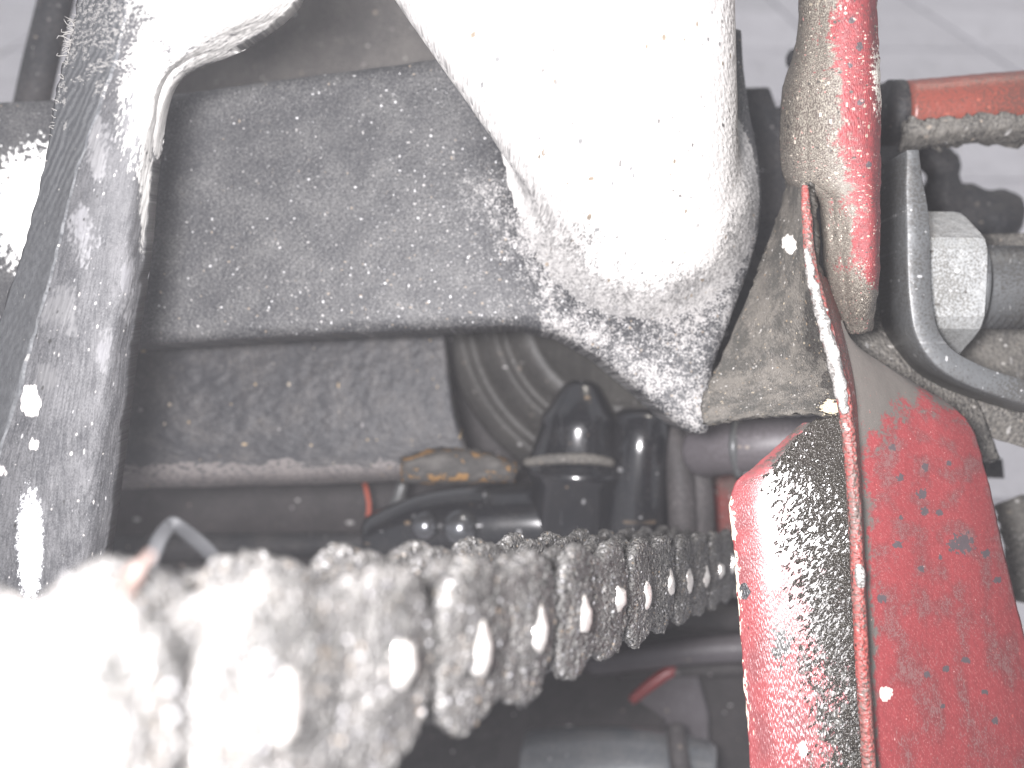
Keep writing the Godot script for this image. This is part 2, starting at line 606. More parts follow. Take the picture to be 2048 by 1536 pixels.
func make_far_parts() -> void:
	# casing that closes the view behind the chain and the beams
	var o := thing("gearbox_casing", "dark brown grimy gearbox casing out of focus behind the chain", "casing", at(760, 1300, 340))
	var rows := [
		[[-300, 700, 345], [300, 690, 340], [760, 700, 335], [1200, 720, 330], [1490, 760, 330]],
		[[-300, 1000, 345], [300, 1000, 338], [760, 1010, 330], [1200, 1000, 326], [1490, 1000, 320]],
		[[-300, 1150, 345], [300, 1150, 350], [760, 1160, 345], [1200, 1150, 340], [1500, 1150, 330]],
		[[-300, 1400, 350], [300, 1400, 350], [760, 1400, 345], [1200, 1400, 350], [1520, 1400, 350]],
		[[-300, 1750, 355], [300, 1750, 350], [760, 1750, 345], [1200, 1750, 350], [1560, 1750, 355]]]
	part("casing_wall", sheet(rows, 40, 40, 8.0, 2.0), M.brown_dim, o)
	part("cover_rib", tube([at(-100, 1105, 325), at(400, 1095, 322), at(760, 1085, 318)], [5.0, 5.0, 4.0], 12, 16), M.black_dim, o)
	part("cover_rib", tube([at(900, 1190, 325), at(1200, 1210, 322), at(1480, 1240, 320)], [5.0, 6.0, 5.0], 12, 16), M.brown_dim, o)

	# fender behind the swingarm
	o = thing("rear_fender", "dusty taupe inner fender out of focus above the swingarm", "fender", at(700, 60, 290))
	rows = [
		[[300, -260, 300], [560, -260, 292], [900, -260, 288], [1330, -260, 290]],
		[[230, 0, 298], [560, 0, 288], [900, -10, 285], [1330, 0, 288]],
		[[200, 250, 300], [560, 250, 290], [900, 240, 288], [1330, 250, 292]]]
	part("fender_shell", sheet(rows, 24, 16, 2.5, 0.8), M.fender, o)
	part("fender_rim", tube([at(290, -260, 297), at(225, 0, 294), at(195, 255, 296)], [4.0, 4.0, 4.0], 12, 12), M.black_dim, o)

	o = thing("brake_hose", "slanting black hose against the pale ground at the upper left corner", "hose", at(110, 60, 262))
	part("hose", tube([at(150, -160, 265), at(112, 0, 262), at(76, 150, 258), at(40, 330, 255)], [4.8, 4.8, 4.8, 4.8], 16, 20), M.black_dim, o)

	# black engine mount in the gap between swingarm and gusset
	o = thing("engine_mount", "black engine mount block in the dark gap beside the red gusset", "engine mount", at(1640, 400, 255))
	var mount := [at(1440, 175, 258), at(1535, 172, 258), at(1550, 215, 258), at(1580, 205, 258), at(1640, 190, 258), at(1760, 165, 258), at(1790, 160, 258), at(1815, 178, 258), at(1830, 330, 258), at(1835, 600, 258), at(1820, 830, 258), at(1440, 830, 258)]
	part("mount_block", prism(mount, Vector3(0, 0, -26), 1.0), M.black_dim, o)
	part("stud", tube([at(1572, 215, 256), at(1584, 165, 256), at(1590, 125, 256)], [1.6, 1.4, 1.4], 10, 8), M.black_dim, o)
	part("stud_knob", lathe([[0.0, -3.0], [2.4, -2.0], [3.0, 0.0], [2.4, 2.0], [0.0, 3.0]], at(1592, 118, 256), Vector3(0.2, 1, 0), 16), M.black_dim, o)

	o = thing("cable_clamp", "lumpy black cable clamp silhouetted against bright ground behind the nut", "clamp", at(1950, 420, 262))
	var lumps := [[1885, 330, 34], [1880, 390, 40], [1905, 430, 36], [1938, 392, 26], [1990, 440, 50], [1960, 470, 50], [1855, 300, 30], [2005, 410, 30]]
	clamp_lumps = []
	for q in lumps:
		clamp_lumps.append([at(q[0], q[1], 262), q[2] / FOCAL * 262.0])
	part("clamp_body", nets(clamp_field, at(1800, 520, 262) + Vector3(0, 0, -12), at(2080, 240, 262) + Vector3(0, 0, 12), 1.6, Vector2.ZERO, Vector2.ONE, origin), M.black_dim, o)

	# tube and red lug right of the glossy cover
	o = thing("rubber_hose", "short mauve grey hose with a sheen beside the gusset's corner", "hose", at(1520, 890, 225))
	part("hose", tube([at(1400, 905, 240), at(1470, 895, 228), at(1560, 885, 222), at(1680, 875, 220)], [6.8, 6.8, 6.4, 6.0], 20, 20), M.mauve, o)
	part("hose_clip", tube([at(1472, 840, 226), at(1466, 895, 221), at(1476, 950, 226)], [1.2, 1.2, 1.2], 10, 12), M.steel, o)
	o = thing("frame_lug", "small blurred red frame lug below the mauve hose", "frame lug", at(1430, 1010, 270))
	part("lug_body", prism([at(1392, 948, 270), at(1470, 940, 270), at(1500, 1030, 270), at(1480, 1110, 270), at(1425, 1095, 270), at(1400, 1030, 270)], Vector3(0, 0, -12), 1.2), M.red_grimy, o)
	part("lug_bolt", lathe([[0.0, 3.0], [3.2, 2.4], [3.6, 0.0], [3.6, -3.0]], at(1400, 955, 266), Vector3(-0.2, 0.2, 1), 16), M.steel, o)

	# things low in the picture, behind and under the chain
	o = thing("foot_peg", "grey rubber capped foot peg blurred at the bottom edge", "foot peg", at(1230, 1520, 300))
	part("peg_body", tube([at(1060, 1545, 305), at(1120, 1545, 302), at(1280, 1550, 296), at(1420, 1580, 292)], [13.5, 14.5, 15.0, 15.0], 32, 20), mat(grime(256, 401, Color(0.10, 0.11, 0.12), Color(0.17, 0.17, 0.17), 0.5, 50, M.dust_tones, 2.0), 0.3, {"tri": 14.0, "coat": 0.4}), o)
	part("peg_collar", tube([at(1350, 1450, 290), at(1362, 1540, 282), at(1380, 1640, 290)], [3.0, 3.4, 3.0], 12, 12), M.brown_dim, o)
	o = thing("gear_lever", "mauve blurred gear lever with a red edge under the chain", "lever", at(1360, 1420, 330))
	part("lever_plate", prism([at(1268, 1395, 330), at(1335, 1345, 330), at(1395, 1345, 330), at(1418, 1430, 330), at(1420, 1600, 330), at(1352, 1600, 330), at(1330, 1440, 330)], Vector3(0, 0, -8), 1.0), M.mauve, o)
	part("red_edge", tube([at(1262, 1402, 326), at(1300, 1370, 326), at(1345, 1340, 326), at(1372, 1342, 326)], [1.7, 2.2, 2.2, 1.2], 10, 14), M.red, o)
	o = thing("exhaust_pipe", "thin mauve pipe crossing low behind the chain's end", "pipe", at(1400, 1310, 320))
	part("pipe", tube([at(1180, 1330, 340), at(1300, 1312, 325), at(1400, 1300, 318), at(1600, 1290, 312)], [4.0, 4.6, 4.8, 4.8], 16, 16), M.mauve, o)
	part("pipe", tube([at(1240, 1350, 340), at(1330, 1342, 328), at(1430, 1338, 322), at(1600, 1334, 318)], [2.0, 2.4, 2.4, 2.4], 12, 16), M.brown_dim, o)
	o = thing("side_stand", "rusty dark side stand lug at the right edge", "stand", at(2030, 960, 240))
	part("stand_lug", prism([at(1965, 915, 242), at(2008, 918, 242), at(2012, 958, 242), at(1968, 956, 242)], Vector3(0, 0, -10), 0.8), M.black_dim, o)
	part("stand_spring", tube([at(2015, 1000, 232), at(2040, 1045, 230), at(2055, 1120, 228), at(2050, 1200, 228)], [4.0, 5.0, 5.5, 5.0], 14, 18, 1.2), M.grey_dusty, o)

var clamp_lumps := []

func clamp_field(p: Vector3) -> float:
	var d := 1e3
	for q in clamp_lumps:
		d = smin(d, p.distance_to(q[0]) - q[1], 4.0)
	return d + lump.get_noise_3dv(p * 1.5) * 1.2

var boss_a := Vector3.ZERO
var boss_b := Vector3.ZERO
var boss_ra := 27.2
var boss_rb := 19.0
var beam_outline := PackedVector2Array()

func capsule_at(p: Vector3, a: Vector3, b: Vector3, ra: float, rb: float) -> float:
	var ab := b - a
	var t := clampf((p - a).dot(ab) / ab.length_squared(), 0.0, 1.0)
	return p.distance_to(a + ab * t) - lerpf(ra, rb, t)

func poly_at(p: Vector2) -> float:
	var best := 1e9
	var n := beam_outline.size()
	var inside := false
	for i in n:
		var a := beam_outline[i]
		var b := beam_outline[(i + 1) % n]
		var e := b - a
		var w := p - a
		var q := w - e * clampf(w.dot(e) / e.length_squared(), 0.0, 1.0)
		best = minf(best, q.length_squared())
		if (a.y > p.y) != (b.y > p.y) and p.x < a.x + (p.y - a.y) / (b.y - a.y) * e.x:
			inside = not inside
	return -sqrt(best) if inside else sqrt(best)

func swing_field(p: Vector3) -> float:
	# beam: a plate of the outline's shape whose face leans nearer to the right, joined to the tapered lug
	var face := -190.0 + p.x * 0.055
	var dz := absf(p.z - (face - 12.0)) - 12.0
	var lug := capsule_at(p, boss_a + (boss_a - boss_b) * 0.8, boss_b, boss_ra + (boss_ra - boss_rb) * 0.8, boss_rb)
	if dz > 16.0 and lug > 16.0:
		return minf(dz, lug)
	var d2 := poly_at(Vector2(p.x, p.y))
	var ex := maxf(d2 + 3.0, 0.0)
	var ez := maxf(dz + 3.0, 0.0)
	var beam := minf(maxf(d2 + 3.0, dz + 3.0), 0.0) + sqrt(ex * ex + ez * ez) - 3.0
	if minf(beam, lug) > 14.0:
		return minf(beam, lug)
	return smin(beam, lug, 20.0) + lump.get_noise_3dv(p * 1.3) * 0.14 + grit.get_noise_3dv(p * 1.0) * 0.1

func swing_skin(w: int, h: int, on_lug: bool) -> ImageTexture:
	# dust, mud and grains on beam or lug; the lug's tone includes lamp glare
	var g := 2048.0 / w
	var n1 := noise_bytes(w, h, 0.008 * g, 4, 501)
	var n2 := noise_bytes(w, h, 0.05 * g, 3, 502)
	var n3 := noise_bytes(w, h, 0.2 * g, 3, 503)
	var n4 := noise_bytes(w, h, 0.02 * g, 2, 504)
	var out := PackedByteArray()
	out.resize(w * h * 3)
	var a2 := Vector2(boss_a.x, boss_a.y)
	var b2 := Vector2(boss_b.x, boss_b.y)
	var black := Color(0.024, 0.025, 0.028)
	var film := Color(0.10, 0.099, 0.098)
	var glare_chalk := Color(0.60, 0.585, 0.565)  # dust colour raised so the lug shows the lamp's overexposure
	var mud := Color(0.82, 0.82, 0.79)
	var left_mud := Vector2(-104, 39)
	var e := b2 - a2
	for y in h:
		for x in w:
			var k := y * w + x
			var p := Vector2(-150.0 + 210.0 * x / w, 142.0 - 160.0 * y / h)
			if on_lug and p.x < -40.0:
				continue
			var t := clampf((p - a2).dot(e) / e.length_squared(), -0.8, 1.0)
			var db := p.distance_to(a2 + e * t) - lerpf(boss_ra, boss_rb, t)
			var c1 := n1[k] / 255.0
			var c2 := n2[k] / 255.0
			var c3 := n3[k] / 255.0
			var swirl := sin((n4[k] / 255.0) * 60.0)
			var cover := 0.4 + (c1 - 0.5) * 0.4 + (c2 - 0.5) * 0.25 + (c3 - 0.5) * 1.2 + swirl * 0.06
			var c := black.lerp(film, smoothstep(0.2, 0.75, cover))
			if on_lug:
				c = Color(0.16, 0.157, 0.152)  # lifted base tone, part of the glare painted on the lug
			# dust grains scattered round the foot; caked lug also painted pale as lamp glare
			var near := clampf(1.0 - (db + 1.0) / 24.0, 0.0, 1.0)
			if not on_lug:
				near *= clampf((54.0 - p.y) / 26.0, 0.1, 1.0)
			if p.y < 28.0 and p.x > 6.0:
				near = maxf(near, 0.66)
			var hit := near * 1.1 + (c1 - 0.5) * 0.6 + (c2 - 0.5) * 0.7 + (c3 - 0.5) * 1.3 - 0.62
			if hit > 0.0:
				c = c.lerp(Color(0.34, 0.333, 0.325), clampf(hit * 3.0, 0.0, 1.0))
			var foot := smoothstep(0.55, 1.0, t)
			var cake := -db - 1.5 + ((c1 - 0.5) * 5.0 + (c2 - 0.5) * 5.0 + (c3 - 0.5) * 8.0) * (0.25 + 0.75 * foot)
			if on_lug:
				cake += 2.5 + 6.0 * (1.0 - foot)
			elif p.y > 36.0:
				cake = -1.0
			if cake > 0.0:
				c = c.lerp(glare_chalk, clampf(cake * 0.35, 0.0, 1.0))
			# dried mud left of the rubber guard
			var m := blob(p.x, p.y, left_mud.x, left_mud.y, 13.0, 15.0) + (c2 - 0.5) * 0.9 + (c3 - 0.5) * 0.4
			if m < 0.9:
				c = mud
			out[k * 3] = byte_of(c.r)
			out[k * 3 + 1] = byte_of(c.g)
			out[k * 3 + 2] = byte_of(c.b)
	specks(out, w, h, 12000 if on_lug else 46000, [Color(0.36, 0.35, 0.34), Color(0.22, 0.18, 0.14), Color(0.5, 0.5, 0.5), Color(0.17, 0.165, 0.16), Color(0.2, 0.2, 0.2)], 2.0, func(u: float, v: float): return clampf(0.25 + (u - 0.4) * 1.2, 0.12, 1.0) * clampf(-0.1 + v * 1.4, 0.2, 1.0))
	return texture_of(w, h, out)

func make_swingarm() -> void:
	boss_a = at(1146, -40, 152)
	boss_b = at(1290, 392, 181)
	var px := [[-330, 205], [0, 196], [330, 182], [600, 146], [860, 112], [1180, 70], [1490, 45], [1500, 300], [1498, 430], [1480, 550], [1455, 660], [1428, 745], [1424, 872], [1385, 868], [1340, 836], [1290, 790], [1240, 748], [1190, 708], [1120, 668], [1030, 650], [880, 657], [560, 672], [260, 690], [-330, 724]]
	for q in px:
		var p := at(q[0], q[1], 190.0 - (q[0] - 1024.0) / FOCAL * 190.0 * 0.055)
		beam_outline.append(Vector2(p.x, p.y))
	var o := thing("swingarm", "black dust coated swingarm beam with a pale tapered lug", "swingarm", at(700, 680, 195))
	var lo := Vector3(-150, -16, -222)
	var hi := Vector3(58, 140, -86)
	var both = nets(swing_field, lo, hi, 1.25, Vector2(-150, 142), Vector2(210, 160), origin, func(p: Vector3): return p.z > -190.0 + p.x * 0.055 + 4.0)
	part("beam", both[0], mat(swing_skin(2048, 1560, false), 0.6, {"normal": bump(1024, 505, 0.16, 4, 5.0), "normal_scale": 0.18}), o)
	part("lug", both[1], mat(swing_skin(1400, 1067, true), 0.65, {"normal": bump(1024, 506, 0.16, 4, 5.0), "normal_scale": 0.18}), o, "dust caked tapered lug with lamp glare painted pale")

	# second beam, deeper and lower
	var rows := [
		[[-200, 640, 250], [300, 640, 247], [700, 630, 245], [890, 625, 244]],
		[[-200, 700, 244], [300, 690, 242], [700, 680, 240], [888, 675, 240]],
		[[-200, 850, 241], [300, 845, 239], [700, 835, 237], [905, 820, 237]],
		[[-200, 945, 241], [300, 935, 239], [700, 925, 237], [930, 905, 237]],
		[[-200, 968, 243], [300, 962, 241], [700, 952, 239], [938, 935, 239]],
		[[-200, 982, 250], [300, 976, 248], [700, 966, 246], [940, 950, 246]]]
	var tex := painted(rows, 1024, 512, 520, func(x: float, y: float, a: float, b: float, c: float):
		var base := Color(0.028, 0.029, 0.033).lerp(Color(0.085, 0.08, 0.078), smoothstep(0.35, 0.75, 0.42 + (a - 0.5) * 0.5 + (b - 0.5) * 0.3 + (c - 0.5) * 1.0))
		if y > 925.0 + (a - 0.5) * 40.0 and b + c * 0.4 > 0.55:
			base = Color(0.15, 0.135, 0.13)  # paler lower rim paints the light caught by the rounded edge
		return base, 420, [Color(0.3, 0.26, 0.2), Color(0.2, 0.19, 0.19), Color(0.34, 0.25, 0.14)], 3.0)
	part("lower_beam", sheet(rows, 60, 30, 10.0, 0.25), mat(tex, 0.6, {"normal": M.soft, "normal_scale": 0.4, "scale": Vector3(1, 1, 1)}), o)

func make_pivot() -> void:
	var o := thing("pivot_housing", "round stepped grey pivot housing below the pale lug", "housing", at(1250, 640, 280))
	var s := 280.0 / FOCAL
	part("stepped_ring", lathe([[376 * s, -14.0], [376 * s, 0.0], [370 * s, 3.0], [340 * s, 7.0], [334 * s, 7.0], [326 * s, 3.0], [312 * s, 3.0], [300 * s, 8.0], [270 * s, 12.0], [264 * s, 12.0], [256 * s, 8.0], [246 * s, 8.0], [236 * s, 13.0], [200 * s, 17.0], [192 * s, 16.0], [184 * s, 12.0], [0.0, 12.0]], at(1258, 620, 280), Vector3(-0.08, 0.05, 1), 96), M.ring, o)
	# rust lipped tab below the ring
	o = thing("rusty_tab", "small bent steel tab with rust on its rim under the swingarm", "tab", at(910, 930, 236))
	var rows := [
		[[802, 916, 237], [812, 912, 236], [880, 897, 235], [960, 902, 235], [1018, 922, 236], [1032, 926, 237]],
		[[800, 926, 234], [812, 924, 232], [880, 912, 231], [960, 916, 232], [1020, 932, 233], [1035, 936, 235]],
		[[802, 958, 234], [812, 958, 232], [880, 958, 231], [960, 958, 232], [1016, 958, 233], [1030, 958, 235]],
		[[804, 964, 239], [812, 967, 238], [880, 969, 237], [960, 968, 238], [1016, 966, 239], [1028, 964, 240]]]
	var tex := painted(rows, 512, 256, 540, func(x: float, y: float, a: float, b: float, c: float):
		var base := Color(0.03, 0.028, 0.026).lerp(Color(0.075, 0.07, 0.065), smoothstep(0.4, 0.7, a * 0.6 + c * 0.4))
		var top := 922.0 - 32.0 * clampf(1.0 - absf(x - 905.0) / 110.0, 0.0, 1.0)
		var rim := minf(absf(y - top - 5.0), minf(absf(y - 958.0), absf(x - 806.0)))
		if rim + (a - 0.5) * 80.0 + (b - 0.5) * 30.0 < -7.0:
			base = Color(0.19, 0.105, 0.035)
		return base)
	part("tab_plate", sheet(rows, 30, 16, 2.0, 0.3, 0.8), mat(tex, 0.75, {}), o)

func make_covers() -> void:
	# glossy black boot: turned about an upright axis
	var o := thing("rubber_boot", "glossy black rubber boot with a pointed top behind the chain", "boot", at(1150, 960, 256))
	var s := 256.0 / FOCAL
	var base := at(1156, 930, 256)
	part("boot_cone", lathe([[0.0, 172 * s], [20 * s, 170 * s], [36 * s, 160 * s], [66 * s, 112 * s], [76 * s, 100 * s], [78 * s, 82 * s], [96 * s, 20 * s], [108 * s, 4 * s], [112 * s, -4 * s], [110 * s, -12 * s], [96 * s, -30 * s], [90 * s, -120 * s]], base, Vector3(0.03, 1, 0.12), 64), M.black_gloss, o)
	part("boot_neck", lathe([[0.0, 112 * s], [42 * s, 108 * s], [56 * s, 94 * s], [62 * s, 30 * s], [66 * s, -60 * s], [70 * s, -200 * s]], at(1278, 930, 250), Vector3(0.06, 1, 0.1), 48), M.black_gloss, o)
	part("boot_pleat", tube([at(1335, 850, 250), at(1352, 900, 246), at(1362, 980, 244), at(1366, 1090, 246)], [3.0, 3.6, 4.0, 4.0], 14, 16), M.brown_dim, o)
	part("boot_pleat", tube([at(1372, 862, 252), at(1392, 910, 248), at(1402, 990, 246), at(1406, 1090, 248)], [2.6, 3.2, 3.4, 3.4], 14, 16), M.brown_dim, o)
	part("boot_flange", tube([at(1050, 925, 244), at(1110, 918, 240), at(1180, 918, 240), at(1225, 926, 244)], [1.2, 1.5, 1.5, 1.2], 12, 14), M.grey_dusty, o)

	o = thing("clutch_cover", "shiny black lobed clutch cover behind the chain's top run", "cover", at(960, 1080, 262))
	s = 262.0 / FOCAL
	part("cover_body", tube([at(745, 1095, 268), at(860, 1060, 266), at(1000, 1050, 264), at(1120, 1050, 262), at(1240, 1080, 262)], [62 * s, 78 * s, 84 * s, 84 * s, 80 * s], 40, 30), M.black_gloss, o)
	for q in [[850, 1052, 26], [920, 1056, 34], [1160, 1056, 22]]:  # metal domes put in to give the glossy cover its bright highlights
		var r: float = q[2] * s
		part("highlight_dome", lathe([[r, -6.0], [r, 0.0], [r * 0.92, r * 0.4], [r * 0.7, r * 0.72], [r * 0.35, r * 0.94], [0.0, r]], at(q[0], q[1], 250), Vector3(0, 0.05, 1), 28), M.bolt, o)
	part("cover_step", tube([at(1190, 960, 276), at(1196, 1030, 274), at(1200, 1110, 274)], [2.4, 2.8, 2.8], 12, 12), M.brown_dim, o)
	part("breather_pipe", tube([at(755, 1045, 284), at(790, 1010, 280), at(806, 965, 280)], [2.0, 2.0, 2.0], 12, 12), M.steel, o)
	o = thing("ignition_wire", "thin orange red wire hanging behind the lower swingarm beam", "wire", at(735, 1030, 290))
	part("wire", tube([at(728, 960, 290), at(738, 1010, 288), at(733, 1060, 288), at(735, 1110, 290)], [0.8, 0.8, 0.8, 0.8], 8, 14), flat_mat(Color(0.32, 0.06, 0.03), 0.5), o)

func make_rubber_guard() -> void:
	var o := thing("rubber_guard", "worn black rubber chain guard strip with dried mud at the left", "guard", at(160, 1100, 138))
	# front face: from the wide shoulder at the top down to the end by the chain
	var rows := [
		[[300, -230, 132], [370, -240, 126], [480, -240, 122], [600, -220, 125], [690, -200, 132]],
		[[262, -70, 132], [330, -80, 127], [440, -80, 124], [540, -60, 127], [610, -40, 134]],
		[[246, 40, 132], [300, 40, 128], [390, 40, 125], [490, 30, 127], [572, 22, 134]],
		[[228, 120, 132], [270, 120, 130], [330, 110, 128], [400, 95, 129], [470, 92, 135]],
		[[206, 185, 133], [245, 185, 131], [290, 180, 131], [320, 172, 132], [342, 156, 137]],
		[[152, 340, 135], [200, 340, 133], [245, 335, 133], [280, 330, 134], [304, 320, 138]],
		[[112, 500, 137], [165, 500, 135], [215, 500, 135], [258, 500, 136], [288, 495, 140]],
		[[62, 680, 139], [120, 680, 137], [175, 680, 137], [228, 680, 138], [262, 680, 142]],
		[[-10, 930, 141], [60, 930, 139], [125, 930, 139], [190, 930, 140], [232, 930, 144]],
		[[-60, 1120, 143], [20, 1120, 141], [95, 1120, 141], [165, 1120, 142], [205, 1120, 146]],
		[[-110, 1300, 145], [-20, 1300, 143], [60, 1300, 143], [130, 1300, 144], [170, 1300, 148]]]
	var tex := painted(rows, 320, 1340, 560, func(x: float, y: float, a: float, b: float, c: float):
		var rub := Color(0.03, 0.031, 0.034).lerp(Color(0.085, 0.085, 0.088), smoothstep(0.2, 0.8, 0.5 + (a - 0.5) * 0.5 + (b - 0.5) * 0.3 + (c - 0.5) * 0.9))
		# chalky dirt caked on the shoulder and flaking off down the strip
		var cake := blob(x, y, 470, -20, 300, 185)
		cake = minf(cake, blob(x, y, 300, 190, 62, 150))
		cake = minf(cake, blob(x, y, 290, 400, 16, 150) + 0.2)
		var q := cake + (a - 0.5) * 0.8 + (b - 0.5) * 0.9 + (c - 0.5) * 0.35
		if q < 1.0:
			rub = rub.lerp(Color(0.38, 0.375, 0.36), clampf((1.0 - q) * 4.0, 0.0, 1.0))
		for m in [[170, 470, 28, 70, 0.15], [200, 300, 26, 70, 0.14], [205, 700, 24, 50, 0.12], [120, 620, 40, 50, 0.10], [250, 560, 16, 80, 0.12], [100, 760, 30, 40, 0.09]]:
			var e: float = blob(x, y, m[0], m[1], m[2], m[3]) + (a - 0.5) * 1.2 + (b - 0.5) * 1.0
			if e < 0.9:
				var t: float = m[4]
				rub = rub.lerp(Color(t, t, t * 1.03), clampf((0.9 - e) * 3.0, 0.0, 1.0))
		# splashes of dried mud
		if blob(x, y, 62, 802, 19, 34) + (b - 0.5) * 0.5 < 0.95 or blob(x, y, 68, 888, 12, 14) + (b - 0.5) * 0.9 < 0.8:
			rub = Color(0.6, 0.57, 0.54)
		if blob(x, y, 60, 1095, 26, 115) + (b - 0.5) * 0.5 + (c - 0.5) * 0.5 < 0.95:
			rub = Color(0.62, 0.63, 0.64)
		if blob(x, y, 8, 940, 10, 12) + (b - 0.5) * 0.6 < 0.9:
			rub = Color(0.4, 0.36, 0.36)
		return rub, 700, [Color(0.4, 0.38, 0.36), Color(0.3, 0.3, 0.3), Color(0.02, 0.02, 0.02)], 2.5)
	part("face", sheet(rows, 30, 110, 4.0, 0.35, 0.1), mat(tex, 0.68, {"normal": M.soft, "normal_scale": 0.6}), o)
	# the flank, turned away to the left, scored along its length
	var flank := [
		[[205, -220, 146], [228, -220, 142], [262, -220, 136], [302, -230, 131.5]],
		[[170, -60, 146], [190, -60, 142], [225, -60, 136], [264, -70, 131.5]],
		[[150, 40, 147], [175, 40, 142], [210, 40, 136], [248, 40, 131.5]],
		[[128, 120, 148], [155, 120, 143], [190, 120, 137], [230, 120, 131.5]],
		[[112, 200, 149], [140, 200, 144], [172, 195, 138], [208, 185, 132.5]],
		[[86, 340, 150], [105, 340, 146], [128, 340, 141], [154, 340, 134.5]],
		[[46, 500, 152], [66, 500, 148], [90, 500, 143], [114, 500, 136.5]],
		[[-12, 680, 154], [10, 680, 150], [36, 680, 145], [64, 680, 138.5]],
		[[-90, 930, 156], [-65, 930, 152], [-40, 930, 147], [-8, 930, 140.5]],
		[[-150, 1120, 158], [-125, 1120, 154], [-95, 1120, 149], [-58, 1120, 142.5]]]
	var ftex := painted(flank, 120, 1000, 570, func(x: float, y: float, a: float, b: float, c: float):
		var line := sin((x * 0.95 + y * 0.42) * 0.55 + a * 5.0) * 0.35 * clampf((520.0 - y) / 200.0, 0.15, 1.0) + 0.5
		var t := smoothstep(0.35, 0.8, line * 0.55 + b * 0.3 + c * 0.25)
		var col := Color(0.05, 0.053, 0.057).lerp(Color(0.11, 0.114, 0.118), t)
		if y < 150.0 + (a - 0.5) * 260.0 and b * 0.6 + c * 0.5 > 0.62:
			col = Color(0.3, 0.29, 0.28)
		return col, 120, [Color(0.35, 0.34, 0.32)], 2.0)
	part("flank", sheet(flank, 16, 90, 3.0, 0.25, 0.5), mat(ftex, 0.7, {"normal": M.gritty, "normal_scale": 0.5}), o)
	# frayed cord sticking out of the flank's edge
	for k in 46:
		var y := 78.0 + rng.randfn() * 22.0 if k < 26 else rng.randf_range(10, 340)
		var x := lerpf(150, 86, (y - 20) / 310.0)
		var a := at(x + 6, y, 146.5)
		var reach := 1.0 if k < 26 else 0.4
		var b := a + Vector3(rng.randf_range(-1.7, -0.2) * reach, rng.randf_range(-0.5, 0.9) * reach, rng.randf_range(-0.4, 0.8))
		var c := b + Vector3(rng.randf_range(-1.0, 0.3) * reach, rng.randf_range(-0.7, 0.9) * reach, 0.3)
		part("torn_fibre", tube([a, b, c], [0.1, 0.07, 0.04], 5, 5), fibre_mat(), o)

func fibre_mat() -> StandardMaterial3D:
	if not M.has("fibre"):
		M.fibre = flat_mat(Color(0.2, 0.195, 0.185), 0.9)
	return M.fibre

